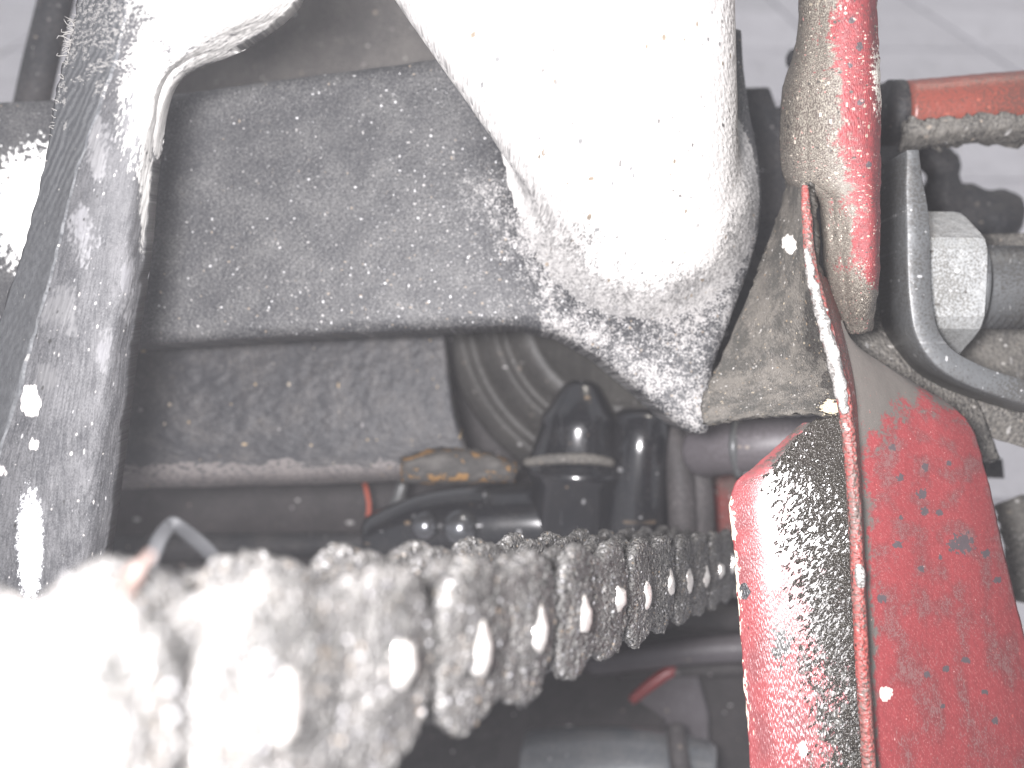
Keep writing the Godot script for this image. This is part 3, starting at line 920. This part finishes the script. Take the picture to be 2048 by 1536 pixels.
func make_gusset() -> void:
	var o := thing("frame_gusset", "red painted frame gusset with black grease and a worn folded edge", "gusset", at(1700, 1100, 150))
	var grease := Color(0.022, 0.02, 0.017)
	var red := Color(0.205, 0.037, 0.04)
	# left wing
	var wing := [
		[[1600, 849, 152.61], [1625, 843, 150.82], [1655, 838, 150.09], [1680, 833, 149.49], [1697, 830, 149.09]],
		[[1530, 914, 153.81], [1565, 908, 151.74], [1620, 902, 150.35], [1672, 900, 149.03], [1703, 898, 148.27]],
		[[1462, 984, 154.91], [1515, 980, 152.33], [1585, 980, 150.48], [1660, 980, 148.56], [1706, 980, 147.40]],
		[[1468, 1110, 153.44], [1520, 1110, 150.87], [1590, 1110, 149.06], [1665, 1110, 147.17], [1712, 1110, 146.01]],
		[[1484, 1310, 151.00], [1535, 1310, 148.50], [1605, 1310, 146.75], [1678, 1310, 144.96], [1722, 1310, 143.91]],
		[[1506, 1600, 147.63], [1560, 1600, 145.11], [1630, 1600, 143.44], [1700, 1600, 141.80], [1740, 1600, 140.88]]]
	var wtex := painted(wing, 260, 780, 600, func(x: float, y: float, a: float, b: float, c: float):
		var col := red.lerp(Color(0.16, 0.036, 0.038), smoothstep(0.3, 0.7, a))
		# grease smeared down the inner side
		var left_rim := lerpf(1588, 1545, clampf((y - 840) / 90.0, 0.0, 1.0)) if y < 930 else (lerpf(1545, 1612, clampf((y - 930) / 330.0, 0.0, 1.0)) if y < 1260 else lerpf(1612, 1650, clampf((y - 1260) / 280.0, 0.0, 1.0)))
		var e := (x - left_rim) / 40.0 + (a - 0.5) * 2.4 + (b - 0.5) * 2.2 + (c - 0.5) * 1.8
		if e > 0.0 and x < 1704.0 + (b - 0.5) * 14.0 + (y - 900.0) * 0.02:
			col = col.lerp(grease, clampf(e * 2.2, 0.0, 1.0))
			if c > 0.66 and b > 0.45:
				col = Color(0.10, 0.09, 0.07)
		if blob(x, y, 1562, 1275, 26, 45) + (b - 0.5) * 1.6 + (a - 0.5) < 0.75:
			col = grease
		if blob(x, y, 1492, 1182, 13, 16) + (b - 0.5) * 0.4 < 0.95:
			col = Color(0.02, 0.02, 0.022)
		# paint chipped off along the outer rim
		var rim := lerpf(1466, 1500, clampf((y - 990) / 546.0, 0.0, 1.0))
		if y > 980 and x < rim + 5.0 + (b - 0.5) * 20.0 and a + b * 0.5 > 0.72:
			col = Color(0.66, 0.58, 0.46)
		if blob(x, y, 1606, 1500, 9, 17) + (b - 0.5) * 0.5 < 0.9:
			col = Color(0.75, 0.72, 0.68)
		return col, 120, [Color(0.04, 0.03, 0.03), Color(0.5, 0.3, 0.25)], 2.0)
	part("wing", sheet(wing, 36, 80, 2.4, 0.12, 0.25), mat(wtex, 0.36, {"spec": 0.6, "coat": 0.9, "coat_rough": 0.24, "normal": M.gritty, "normal_scale": 0.3, "scale": Vector3(1, 1, 1)}), o)
	# beads of wet grease standing proud on the wing
	var bead := SphereMesh.new()
	bead.radius = 1.0
	bead.height = 2.0
	bead.radial_segments = 8
	bead.rings = 4
	var wet := flat_mat(Color(0.04, 0.036, 0.03), 0.27)
	wet.metallic_specular = 0.8
	var st := SurfaceTool.new()
	st.begin(Mesh.PRIMITIVE_TRIANGLES)
	for k in 12000:
		var v := rng.randf()
		var mid := []
		for c in 5:
			var col := []
			for r in wing:
				col.append(Vector3(r[c][0], r[c][1], r[c][2]))
			mid.append(along(col, v))
		var p := along(mid, rng.randf_range(0.25, 0.94))
		var y := p.y
		var left_rim := lerpf(1588, 1545, clampf((y - 840) / 90.0, 0.0, 1.0)) if y < 930 else (lerpf(1545, 1612, clampf((y - 930) / 330.0, 0.0, 1.0)) if y < 1260 else lerpf(1612, 1650, clampf((y - 1260) / 280.0, 0.0, 1.0)))
		if p.x < left_rim + rng.randf_range(-14, 34) + lump.get_noise_2d(p.x * 0.9, p.y * 0.9) * 70.0 or p.y > 1560:
			continue
		var r := rng.randf_range(0.08, 0.2)
		var tr := Transform3D(Basis.from_euler(Vector3(rng.randf_range(-0.3, 0.3), rng.randf_range(-0.3, 0.3), rng.randf_range(-1.1, -0.3))).scaled_local(Vector3(r, r * rng.randf_range(1.5, 4.0), r * 0.8)), at(p.x, p.y, p.z) - origin)
		tr.origin *= 0.001
		tr.basis = tr.basis.scaled(Vector3.ONE * 0.001)
		st.append_from(bead, 0, tr)
	var beads := part("grease_beads", st.commit(), wet, o)
	beads.set_meta("kind", "stuff")

	# right wing, behind the folded edge
	var cheek := [
		[[1684, 640, 158.0], [1692, 660, 157.6], [1698, 675, 157.9], [1704, 690, 158.2], [1712, 702, 160.6]],
		[[1694, 740, 154.0], [1735, 745, 155.2], [1775, 752, 157.1], [1815, 762, 159.1], [1850, 778, 162.9]],
		[[1706, 860, 151.0], [1765, 855, 153.0], [1830, 852, 156.2], [1890, 852, 159.2], [1938, 846, 163.8]],
		[[1716, 980, 150.0], [1785, 980, 152.5], [1860, 980, 156.2], [1930, 980, 159.8], [1976, 960, 164.3]],
		[[1722, 1110, 149.0], [1795, 1110, 151.6], [1875, 1110, 155.6], [1950, 1110, 159.5], [2006, 1095, 164.5]],
		[[1732, 1310, 148.0], [1815, 1310, 151.1], [1900, 1310, 155.3], [1990, 1310, 160.0], [2056, 1300, 165.7]],
		[[1748, 1600, 146.0], [1840, 1600, 149.5], [1940, 1600, 154.5], [2040, 1600, 159.8], [2130, 1600, 166.9]]]
	var ctex := painted(cheek, 380, 960, 610, func(x: float, y: float, a: float, b: float, c: float):
		var col := red.lerp(Color(0.16, 0.036, 0.038), smoothstep(0.3, 0.7, a))
		# rubbed, grainy paint with fine slanting scratches and a thin film of road dust
		var rub := 0.72 + 0.56 * (c * 0.6 + b * 0.4)
		col = Color(col.r * rub, col.g * rub, col.b * rub)
		var scratch := sin((x * 0.9 - y * 0.62) * 0.8 + b * 9.0)
		if scratch > 0.86 and c > 0.52:
			col = col.lerp(Color(0.34, 0.15, 0.14), 0.5)
		if a * 0.5 + b * 0.3 + c * 0.5 > 0.76:
			col = col.lerp(Color(0.16, 0.11, 0.105), 0.55)
		# caked dust at the top, with a grey-brown band down along the fold
		var bound := 905.0 - clampf((x - 1740.0) / 100.0, 0.0, 1.0) * 85.0 + clampf((x - 1860.0) / 100.0, 0.0, 1.0) * 25.0
		var q := (bound - y) / 60.0 + (a - 0.5) * 1.6 + (b - 0.5) * 1.0 + (c - 0.5) * 0.5
		q = maxf(q, (1752.0 + (y - 900.0) * 0.045 - x) / 26.0 + (a - 0.5) * 1.4 + (b - 0.5) * 1.2 - 0.2)
		if q > 0.0:
			col = col.lerp(Color(0.125, 0.113, 0.10).lerp(Color(0.07, 0.064, 0.06), c), clampf(q * 1.6, 0.0, 1.0))
		# spots of tar
		for m in [[1845, 988, 11], [1850, 1022, 9], [1878, 1025, 7], [1925, 1085, 22], [1905, 1090, 12], [1968, 1108, 9], [1796, 1088, 9], [1842, 1137, 7], [1802, 1035, 5], [1990, 1160, 7], [1770, 1195, 9], [1931, 1320, 7], [1893, 1338, 7], [1854, 1347, 7], [1966, 1383, 7], [1885, 1412, 6], [1785, 895, 7], [1850, 935, 8], [1895, 925, 6], [1800, 955, 8], [1880, 1115, 5], [1990, 1440, 8]]:
			if blob(x, y, m[0], m[1], m[2], m[2]) + (b - 0.5) * 1.3 + (c - 0.5) * 0.4 < 0.9:
				col = Color(0.075, 0.06, 0.065)
		if blob(x, y, 1776, 1388, 14, 15) + (b - 0.5) * 0.6 < 0.95:
			col = Color(0.5, 0.46, 0.42)
		return col, 650, [Color(0.42, 0.26, 0.24), Color(0.12, 0.06, 0.06), Color(0.34, 0.08, 0.07)], 0.8)
	part("cheek", sheet(cheek, 36, 80, 2.4, 0.15, 0.2), mat(ctex, 0.6, {"spec": 0.35, "normal": M.soft, "normal_scale": 0.1}), o)

	# folded edge between the wings: red below and above, rubbed bare in the middle
	var fold := [at(1609, 372, 147), at(1614, 440, 146), at(1620, 520, 145.5), at(1640, 610, 145), at(1664, 700, 145), at(1684, 780, 144.5), at(1694, 850, 144), at(1704, 950, 143.6), at(1713, 1110, 142.8), at(1723, 1310, 141.6), at(1741, 1600, 140)]
	part("fold", tube(fold, [0.5, 0.8, 0.9, 1.1, 1.15, 1.15, 1.1, 1.05, 1.05, 1.05, 1.05], 16, 90, 0.2), M.red_grimy, o)
	part("worn_edge", tube([at(1613, 498, 144.8), at(1624, 560, 144.3), at(1640, 622, 143.7), at(1662, 700, 143.6), at(1680, 775, 143.2), at(1689, 828, 142.8)], [0.4, 0.75, 0.85, 1.1, 1.0, 0.5], 14, 50, 0.5), M.bare, o, "bare metal where paint is rubbed off the folded edge")
	part("worn_chip", tube([at(1716, 1128, 141.9), at(1719, 1150, 141.8), at(1721, 1175, 141.6)], [0.5, 0.9, 0.5], 10, 12, 0.3), M.bare, o)
	# wall behind the fold
	var wall := [
		[[1626, 540, 146], [1640, 545, 150], [1652, 555, 156], [1662, 560, 164]],
		[[1650, 620, 145.5], [1664, 620, 150], [1674, 625, 156], [1682, 630, 163]],
		[[1690, 760, 145], [1700, 760, 148], [1706, 760, 152], [1710, 760, 157]],
		[[1706, 900, 144], [1714, 900, 147], [1719, 900, 150], [1722, 900, 153]],
		[[1716, 1110, 143], [1724, 1110, 146], [1729, 1110, 149], [1732, 1110, 151]],
		[[1726, 1310, 142], [1734, 1310, 145], [1739, 1310, 148], [1742, 1310, 150]],
		[[1744, 1600, 140], [1752, 1600, 143], [1757, 1600, 146], [1760, 1600, 148]]]
	part("fold_wall", sheet(wall, 10, 60, 1.0, 0.1), M.red_grimy, o)

	# upper flange, a folded strip with rounded edges
	var flange := [
		[[1612, -220, 163], [1622, -220, 150], [1652, -220, 144], [1700, -220, 142.5], [1738, -220, 143.5], [1752, -220, 150]],
		[[1612, -90, 163], [1622, -90, 150], [1652, -90, 144], [1700, -90, 142.5], [1738, -90, 143.5], [1752, -90, 150]],
		[[1612, 40, 163], [1622, 40, 151], [1655, 40, 145], [1700, 40, 143], [1740, 40, 144], [1755, 40, 150]],
		[[1600, 110, 165], [1616, 110, 152], [1652, 110, 146], [1700, 110, 144], [1744, 110, 145], [1759, 110, 151]],
		[[1580, 175, 167], [1604, 175, 153], [1648, 175, 147], [1700, 175, 145], [1746, 175, 146], [1761, 175, 152]],
		[[1574, 300, 169], [1600, 300, 154], [1645, 300, 148], [1700, 300, 146], [1746, 300, 146.5], [1761, 300, 152]],
		[[1590, 365, 168], [1610, 365, 155], [1648, 365, 149], [1700, 365, 147], [1746, 365, 147], [1761, 365, 152.5]],
		[[1648, 400, 158], [1656, 400, 152], [1672, 400, 149], [1704, 400, 147.3], [1746, 400, 147], [1761, 400, 152.5]],
		[[1660, 470, 158], [1668, 470, 152], [1684, 470, 150], [1708, 470, 148], [1746, 470, 147.5], [1761, 470, 153]],
		[[1664, 540, 160], [1672, 540, 154], [1688, 540, 151], [1710, 540, 149], [1745, 540, 148.5], [1760, 540, 154]],
		[[1672, 600, 164], [1680, 600, 158], [1694, 600, 155], [1712, 600, 153], [1740, 600, 153], [1754, 600, 158]],
		[[1684, 665, 172], [1690, 665, 167], [1700, 667, 164], [1714, 668, 162], [1734, 665, 162], [1746, 660, 166]]]
	var dirt := func(x: float, y: float, a: float, b: float, c: float):
		var col := red.lerp(Color(0.16, 0.036, 0.038), smoothstep(0.3, 0.7, b))
		var bound := 1668.0 + clampf((y - 60.0) / 240.0, 0.0, 1.0) * 30.0
		if y > 330:
			bound = 1698.0 + clampf((y - 330.0) / 100.0, 0.0, 1.0) * 20.0
		if y > 540:
			bound += (y - 540.0) * 1.4
		var q := (bound - x) / 26.0 + (a - 0.5) * 1.9 + (b - 0.5) * 1.4 + (c - 0.5) * 0.9
		if q > 0.0:
			col = col.lerp(Color(0.06, 0.054, 0.045).lerp(Color(0.23, 0.215, 0.18), smoothstep(0.3, 0.75, c * 0.75 + b * 0.25)), clampf(q * 1.5, 0.0, 0.96))
		if blob(x, y, 1757, 160, 16, 70) + (b - 0.5) * 1.6 + (c - 0.5) * 0.8 < 0.8:
			col = Color(0.72, 0.68, 0.6)
		for m in [[1718, 92, 8], [1702, 40, 6], [1720, 205, 7], [1735, 330, 7], [1700, 130, 5]]:
			if blob(x, y, m[0], m[1], m[2], m[2]) + (b - 0.5) * 1.3 < 0.9:
				col = Color(0.07, 0.055, 0.06)
		return col
	var grains := [Color(0.5, 0.45, 0.38), Color(0.3, 0.26, 0.2), Color(0.05, 0.045, 0.04), Color(0.42, 0.2, 0.18)]
	part("flange", sheet(flange, 40, 100, 2.2, 0.3, 0.2), mat(painted(flange, 180, 900, 620, dirt, 2600, grains, 2.0), 0.55, { "normal": M.gritty, "normal_scale": 0.5}), o)
	# caked inner web between fold and swingarm
	var web := [
		[[1574, 360, 174], [1588, 360, 164], [1602, 362, 156], [1618, 365, 150]],
		[[1545, 460, 176], [1575, 460, 166], [1602, 460, 157], [1624, 460, 150]],
		[[1500, 580, 177], [1550, 580, 168], [1600, 580, 160], [1634, 580, 150]],
		[[1440, 720, 178], [1520, 720, 170], [1600, 720, 162], [1668, 720, 151]],
		[[1405, 800, 178], [1500, 795, 170], [1600, 790, 161], [1688, 785, 151]],
		[[1408, 850, 177], [1490, 836, 170], [1600, 828, 160], [1692, 832, 150]]]
	var webtex := painted(web, 260, 500, 640, func(x: float, y: float, a: float, b: float, c: float):
		var col := Color(0.052, 0.049, 0.044).lerp(Color(0.125, 0.115, 0.10), smoothstep(0.3, 0.75, 0.5 + (a - 0.5) * 0.8 + (b - 0.5) * 0.5 + (c - 0.5) * 0.7))
		# wet grease beside the fold
		var fx := 1612.0 + clampf((y - 480.0) / 350.0, 0.0, 1.0) * 62.0
		if absf(x - fx + 8.0) + (a - 0.5) * 60.0 < 18.0 and y > 540.0 and b * 0.5 + c * 0.8 > 0.66:
			col = Color(0.02, 0.018, 0.016)
		if blob(x, y, 1578, 488, 14, 20) + (b - 0.5) * 0.5 < 0.95:
			col = Color(0.8, 0.77, 0.72)
		if blob(x, y, 1655, 815, 22, 16) + (b - 0.5) * 1.0 < 0.9:
			col = Color(0.55, 0.47, 0.33)
		return col, 1200, [Color(0.34, 0.29, 0.22), Color(0.2, 0.18, 0.16), Color(0.42, 0.4, 0.38), Color(0.2, 0.15, 0.1)], 1.4)
	part("web", sheet(web, 36, 60, 2.2, 0.45, 0.8), mat(webtex, 0.55, {"normal": M.gritty, "normal_scale": 0.6}), o)

	# stepped plate behind the tongue, sloping back
	var back := [
		[[1650, 500, 232], [1720, 500, 230], [1780, 500, 228], [1850, 500, 226]],
		[[1655, 580, 199], [1720, 580, 199], [1780, 580, 199], [1860, 580, 201]],
		[[1665, 680, 183], [1730, 680, 183], [1800, 680, 185], [1890, 690, 189]],
		[[1680, 790, 179], [1760, 790, 180], [1850, 800, 183], [1960, 815, 187]],
		[[1690, 900, 179], [1790, 900, 180], [1890, 905, 183], [2000, 915, 189]]]
	part("rear_plate", sheet(back, 30, 30, 2.5, 0.4), M.grey_dusty, o)

func make_bracket_and_nut() -> void:
	var o := thing("steel_bracket", "bent grey steel bracket curving round the hex nut", "bracket", at(1860, 700, 190))
	# strip swept along its bend; its edge faces out and its flat runs back
	var mid := [[1826, 300], [1829, 360], [1836, 440], [1838, 540], [1843, 610], [1856, 668], [1890, 716], [1945, 748], [2010, 772], [2120, 806]]
	var half := 2.3
	var st := SurfaceTool.new()
	st.begin(Mesh.PRIMITIVE_TRIANGLES)
	st.set_smooth_group(0)
	var path := []
	for q in mid:
		path.append(at(q[0], q[1], 172))
	var steps := 60
	var prof := [[-1.0, -14.0], [-1.0, -0.7], [-0.96, -0.2], [-0.86, 0.0], [0.86, 0.0], [0.96, -0.2], [1.0, -0.7], [1.0, -14.0]]
	var pts := PackedVector3Array()
	for k in steps + 1:
		var t := float(k) / steps
		var c := along(path, t)
		var dir := (along(path, minf(t + 0.01, 1)) - along(path, maxf(t - 0.01, 0))).normalized()
		var side := dir.cross(Vector3(0, 0, 1)).normalized()
		for q in prof:
			var p: Vector3 = c + side * q[0] * half * (0.55 + 0.45 * smoothstep(0.0, 0.25, t)) + Vector3(0, 0, q[1])
			p.z += lump.get_noise_3dv(p) * 0.15
			pts.append(p)
	grid_mesh(st, pts, prof.size(), steps + 1, true)
	st.index()
	st.generate_normals()
	part("strip", st.commit(), M.steel, o)
	var web := [
		[[1848, 470, 214], [1920, 470, 214], [1990, 468, 214], [2080, 465, 214]],
		[[1852, 600, 213], [1920, 600, 213], [1990, 600, 213], [2080, 600, 213]],
		[[1862, 690, 210], [1920, 700, 210], [1990, 705, 210], [2080, 700, 210]],
		[[1880, 725, 206], [1940, 752, 206], [2000, 778, 206], [2080, 800, 206]]]
	part("inner_plate", sheet(web, 24, 24, 2.0, 0.3), M.grey_dusty, o)
	var lower := [
		[[1800, 690, 192], [1850, 735, 190], [1900, 762, 189], [1970, 790, 188], [2100, 825, 188]],
		[[1830, 780, 191], [1870, 790, 189], [1920, 805, 188], [1990, 825, 187], [2100, 850, 187]],
		[[1850, 850, 191], [1900, 850, 190], [1950, 862, 190], [2010, 885, 190], [2100, 912, 190]]]
	part("lower_lip", sheet(lower, 30, 16, 3.0, 0.3, 0.4), M.grey_dusty, o)

	# hexagon nut on its threaded bolt
	o = thing("hex_nut", "large zinc plated hexagon nut inside the bent bracket", "nut", at(1918, 577, 193))
	var ax := at(1783, 572, 191.5)
	var axis := Vector3(1, -0.02, 0.05).normalized()
	var out0 := Vector3(-0.05, -0.06, 1)
	out0 = (out0 - axis * out0.dot(axis)).normalized()
	var out1 := axis.cross(out0).normalized()
	if out1.y < 0:
		out1 = -out1
	var side_len := 16.6
	var stn := SurfaceTool.new()
	stn.begin(Mesh.PRIMITIVE_TRIANGLES)
	stn.set_smooth_group(-1)
	var rings := []
	for q in [[0.0, 0.0], [0.0, 0.86], [0.9, 1.0], [11.8, 1.0], [13.2, 0.87], [13.2, 0.0]]:
		var ring := []
		for k in 36:
			var a := TAU * (k + 0.5) / 36.0
			# hexagon radius, rounded where the chamfer turns the corners off
			var m := fposmod(a, PI / 3.0) - PI / 6.0
			var hexr := side_len * 0.866 / cos(fposmod(a + PI / 6.0, PI / 3.0) - PI / 6.0)
			var r: float = hexr * q[1]
			if q[1] < 1.0 and q[1] > 0.0:
				r = minf(hexr, side_len * 0.94)
			ring.append(ax + axis * q[0] + (out0 * cos(a) + out1 * sin(a)) * r)
		rings.append(ring)
	for k in rings.size() - 1:
		for i in 36:
			var j := (i + 1) % 36
			for v in [rings[k][i], rings[k][j], rings[k + 1][i], rings[k][j], rings[k + 1][j], rings[k + 1][i]]:
				stn.add_vertex((v - origin) * 0.001)
	stn.generate_normals()
	part("nut_body", stn.commit(), M.zinc, o)
	part("washer", lathe([[0.0, 0.0], [12.0, 0.0], [12.8, 0.5], [12.8, 1.6], [12.2, 2.0], [0.0, 2.6]], ax + axis * 13.3, axis, 48), M.steel, o)
	var prof2 := []
	for k in 12:
		prof2.append([9.0, 17.0 + k * 1.5])
		prof2.append([8.0, 17.75 + k * 1.5])
	part("threaded_bolt", lathe(prof2, ax, axis, 40), M.steel, o)

	o = thing("cross_tube", "red painted cross tube with a grimy underside at the upper right", "tube", at(1930, 215, 205))
	var tex := grime(512, 701, Color(0.24, 0.06, 0.042), Color(0.10, 0.05, 0.04), 0.5, 1600, [Color(0.08, 0.06, 0.05), Color(0.4, 0.12, 0.08)], 1.6)
	part("tube_body", tube([at(1806, 228, 205), at(1880, 222, 204), at(1960, 216, 203), at(2120, 205, 202)], [7.4, 7.4, 7.5, 7.6], 40, 30, 0.15), mat(tex, 0.38, {"tri": 11.0, "normal": M.gritty, "normal_scale": 0.1}), o)
	# caked road dirt hanging on the tube's underside
	var cake := [
		[[1806, 240, 197.6], [1870, 238, 196.6], [1950, 232, 195.6], [2120, 222, 194.6]],
		[[1806, 268, 198.2], [1870, 264, 197.2], [1950, 258, 196.2], [2120, 250, 195.2]],
		[[1808, 296, 202], [1870, 288, 201], [1950, 282, 200], [2120, 276, 199]],
		[[1812, 302, 207], [1870, 294, 206], [1950, 288, 205], [2120, 282, 204]]]
	part("caked_dirt", sheet(cake, 50, 14, 1.4, 1.3, 2.2), M.grey_dusty, o, "grey road dirt caked along the underside")
	part("tube_boss", lathe([[0.0, 0.0], [7.0, 0.0], [7.4, -1.0], [7.4, -4.0], [0.0, -4.0]], at(1806, 226, 206), Vector3(1, 0, 0.05), 36), M.black_dim, o)

# ------------------------------------------------------------------ chain

const PITCH := 15.875
var plate_noise := 0.0

func plate_field(p: Vector3) -> float:
	# two round ends joined by a waist, greased over; pins at x = 0 and x = PITCH
	var l := Vector2(p.x, p.y * 0.84).length() - 7.5
	var r := Vector2(p.x - PITCH, p.y * 0.84).length() - 7.5
	var waist := maxf(absf(p.x - PITCH * 0.5) - PITCH * 0.5, absf(p.y) - 7.0)
	var d2 := smin(smin(l, waist, 2.5), r, 2.5)
	var dz := absf(p.z) - 1.15
	var ex := maxf(d2 + 0.9, 0.0)
	var ez := maxf(dz + 0.9, 0.0)
	var d := minf(maxf(d2 + 0.9, dz + 0.9), 0.0) + sqrt(ex * ex + ez * ez) - 0.9
	# grease heaped round each pin head
	for cx in [0.0, PITCH]:
		var q := Vector3((p.x - cx) / 4.8, p.y / 5.6, (p.z - 0.6) / 1.3)
		d = smin(d, (q.length() - 1.0) * 1.35, 1.0)
	var s := p + Vector3(plate_noise, 0, 0)
	return d + grit.get_noise_3dv(s * 0.5) * 0.32 + grit.get_noise_3dv(s * 1.5) * 0.55

func pin_field(p: Vector3) -> float:
	# riveted pin head: a worn dome with a ragged rim
	var q := Vector3(p.x / 1.75, p.y / 1.9, p.z / 1.6)
	var s := p + Vector3(plate_noise, 0, 0)
	return (q.length() - 1.0) * 1.6 + grit.get_noise_3dv(s * 0.5) * 0.75 + grit.get_noise_3dv(s * 1.3) * 0.2

func make_chain() -> void:
	var start := at(970, 1290, 90.7) - Vector3(0.905, 0, 0.404) * 2.2
	var t := Vector3(0.404, -0.131, -0.905).normalized()
	var hh := (Vector3.UP - t * t.y).normalized()
	var n := t.cross(hh).normalized()
	var o := thing("drive_chain", "greasy steel drive chain running back from the lower left", "chain", start + t * 60.0 - n * 8.0)
	var outer := []
	var inner := []
	var lo := Vector3(-9.0, -10.6, -2.4)
	var hi := Vector3(PITCH + 9.0, 10.6, 3.2)
	for k in 4:
		plate_noise = 40.0 * k
		outer.append(nets(plate_field, lo, hi, 0.42))
	for k in 2:
		plate_noise = 300.0 + 40.0 * k
		inner.append(nets(plate_field, lo, hi, 0.6))
	origin = Vector3.ZERO
	var pins := []
	for k in 5:
		plate_noise = 500.0 + 30.0 * k
		pins.append(nets(pin_field, Vector3(-4.4, -4.4, -3.0), Vector3(4.4, 4.4, 3.0), 0.36))
	var shaft := lathe([[2.4, -19.0], [2.4, -1.0], [0.0, -1.0]], Vector3.ZERO, Vector3(0, 0, 1), 20)
	var roller := lathe([[0.0, -4.5], [4.6, -4.5], [5.0, -4.1], [5.0, 4.1], [4.6, 4.5], [0.0, 4.5]], Vector3.ZERO, Vector3(0, 0, 1), 28)
	var root_at := start + t * 60.0 - n * 8.0
	var basis := Basis(t, hh, n)
	for k in range(-2, 6):
		# outer link k joins pins 2k and 2k + 1
		var p0 := start + t * (PITCH * 2 * k) - n * 8.0
		var link := Node3D.new()
		link.name = "outer_link"
		o.add_child(link, true)
		var sway := Basis(n, rng.randf_range(-0.02, 0.02))
		link.transform = Transform3D(sway * basis, (p0 - root_at) * 0.001)
		var near := part("link_plate", outer[posmod(k, 4)], M.grease, link)
		near.position = Vector3(0, 0, 8.0) * 0.001
		var far := part("link_plate", outer[posmod(k + 2, 4)], M.grease, link)
		far.transform = Transform3D(Basis(Vector3.RIGHT, PI), Vector3(0, 0, -8.0) * 0.001)
		for e in 2:
			var q := part("pin", pins[rng.randi() % 5], M.pin_steel, link)
			q.transform = Transform3D(Basis.from_euler(Vector3(rng.randf_range(-0.1, 0.1), rng.randf_range(-0.1, 0.1), rng.randf_range(-0.2, 0.2))).scaled(Vector3(1, rng.randf_range(1.25, 1.6), 1)), Vector3(PITCH * e + rng.randf_range(-0.2, 0.2), rng.randf_range(-0.3, 0.3), 9.15) * 0.001)
			part("pin_shaft", shaft, M.grease, q)
		# inner link joins pins 2k + 1 and 2k + 2
		var il := Node3D.new()
		il.name = "inner_link"
		o.add_child(il, true)
		il.transform = Transform3D(basis, (p0 + t * PITCH - root_at) * 0.001)
		for sgn in [-1.0, 1.0]:
			var q := part("link_plate", inner[posmod(k + int(sgn), 2)], M.grease, il)
			q.transform = Transform3D(Basis(Vector3.RIGHT, 0.0 if sgn > 0 else PI).scaled(Vector3(1, 0.94, 0.8)), Vector3(0, 0, 5.1 * sgn) * 0.001)
		for e in 2:
			var q := part("roller", roller, M.grease, il)
			q.position = Vector3(PITCH * e, 0, 0) * 0.001
	for c in o.get_children():
		for g in c.get_children():
			if g is MeshInstance3D and g.name.begins_with("roller"):
				pass

func make_small_bits() -> void:
	var pale := mat(grime(128, 801, Color(0.62, 0.6, 0.56), Color(0.42, 0.38, 0.33), 0.4, 20, [Color(0.2, 0.18, 0.15)], 1.5), 0.7, {"tri": 80.0})
	var o := thing("straw_bit", "short pale straw bit stuck in the chain's grease", "straw", at(815, 1168, 88))
	part("straw", tube([at(797, 1138, 90), at(808, 1150, 88), at(822, 1168, 87), at(836, 1188, 86)], [0.45, 0.55, 0.5, 0.3], 10, 12, 0.1), pale, o)
	o = thing("plastic_tie", "bent grey plastic tie end poking up behind the chain", "tie", at(345, 1050, 104))
	var clear := flat_mat(Color(0.022, 0.023, 0.025), 0.7)
	part("tie_strip", tube([at(296, 1140, 100), at(318, 1080, 102), at(340, 1052, 104), at(352, 1050, 104), at(385, 1074, 106), at(425, 1112, 108), at(455, 1160, 110)], [1.0, 1.0, 0.9, 0.9, 1.0, 1.0, 1.0], 10, 32, 0.0, 0.35), clear, o)
	o = thing("brown_sliver", "small brown sliver at the orange edged blur on the near end of the chain", "flake", at(270, 1150, 66))
	part("flake", tube([at(240, 1220, 66), at(268, 1150, 66), at(305, 1105, 66)], [0.5, 0.6, 0.3], 10, 10, 0.4, 0.4), flat_mat(Color(0.05, 0.032, 0.026), 0.7), o)  # dark brown sliver, set at an orange tinged blur
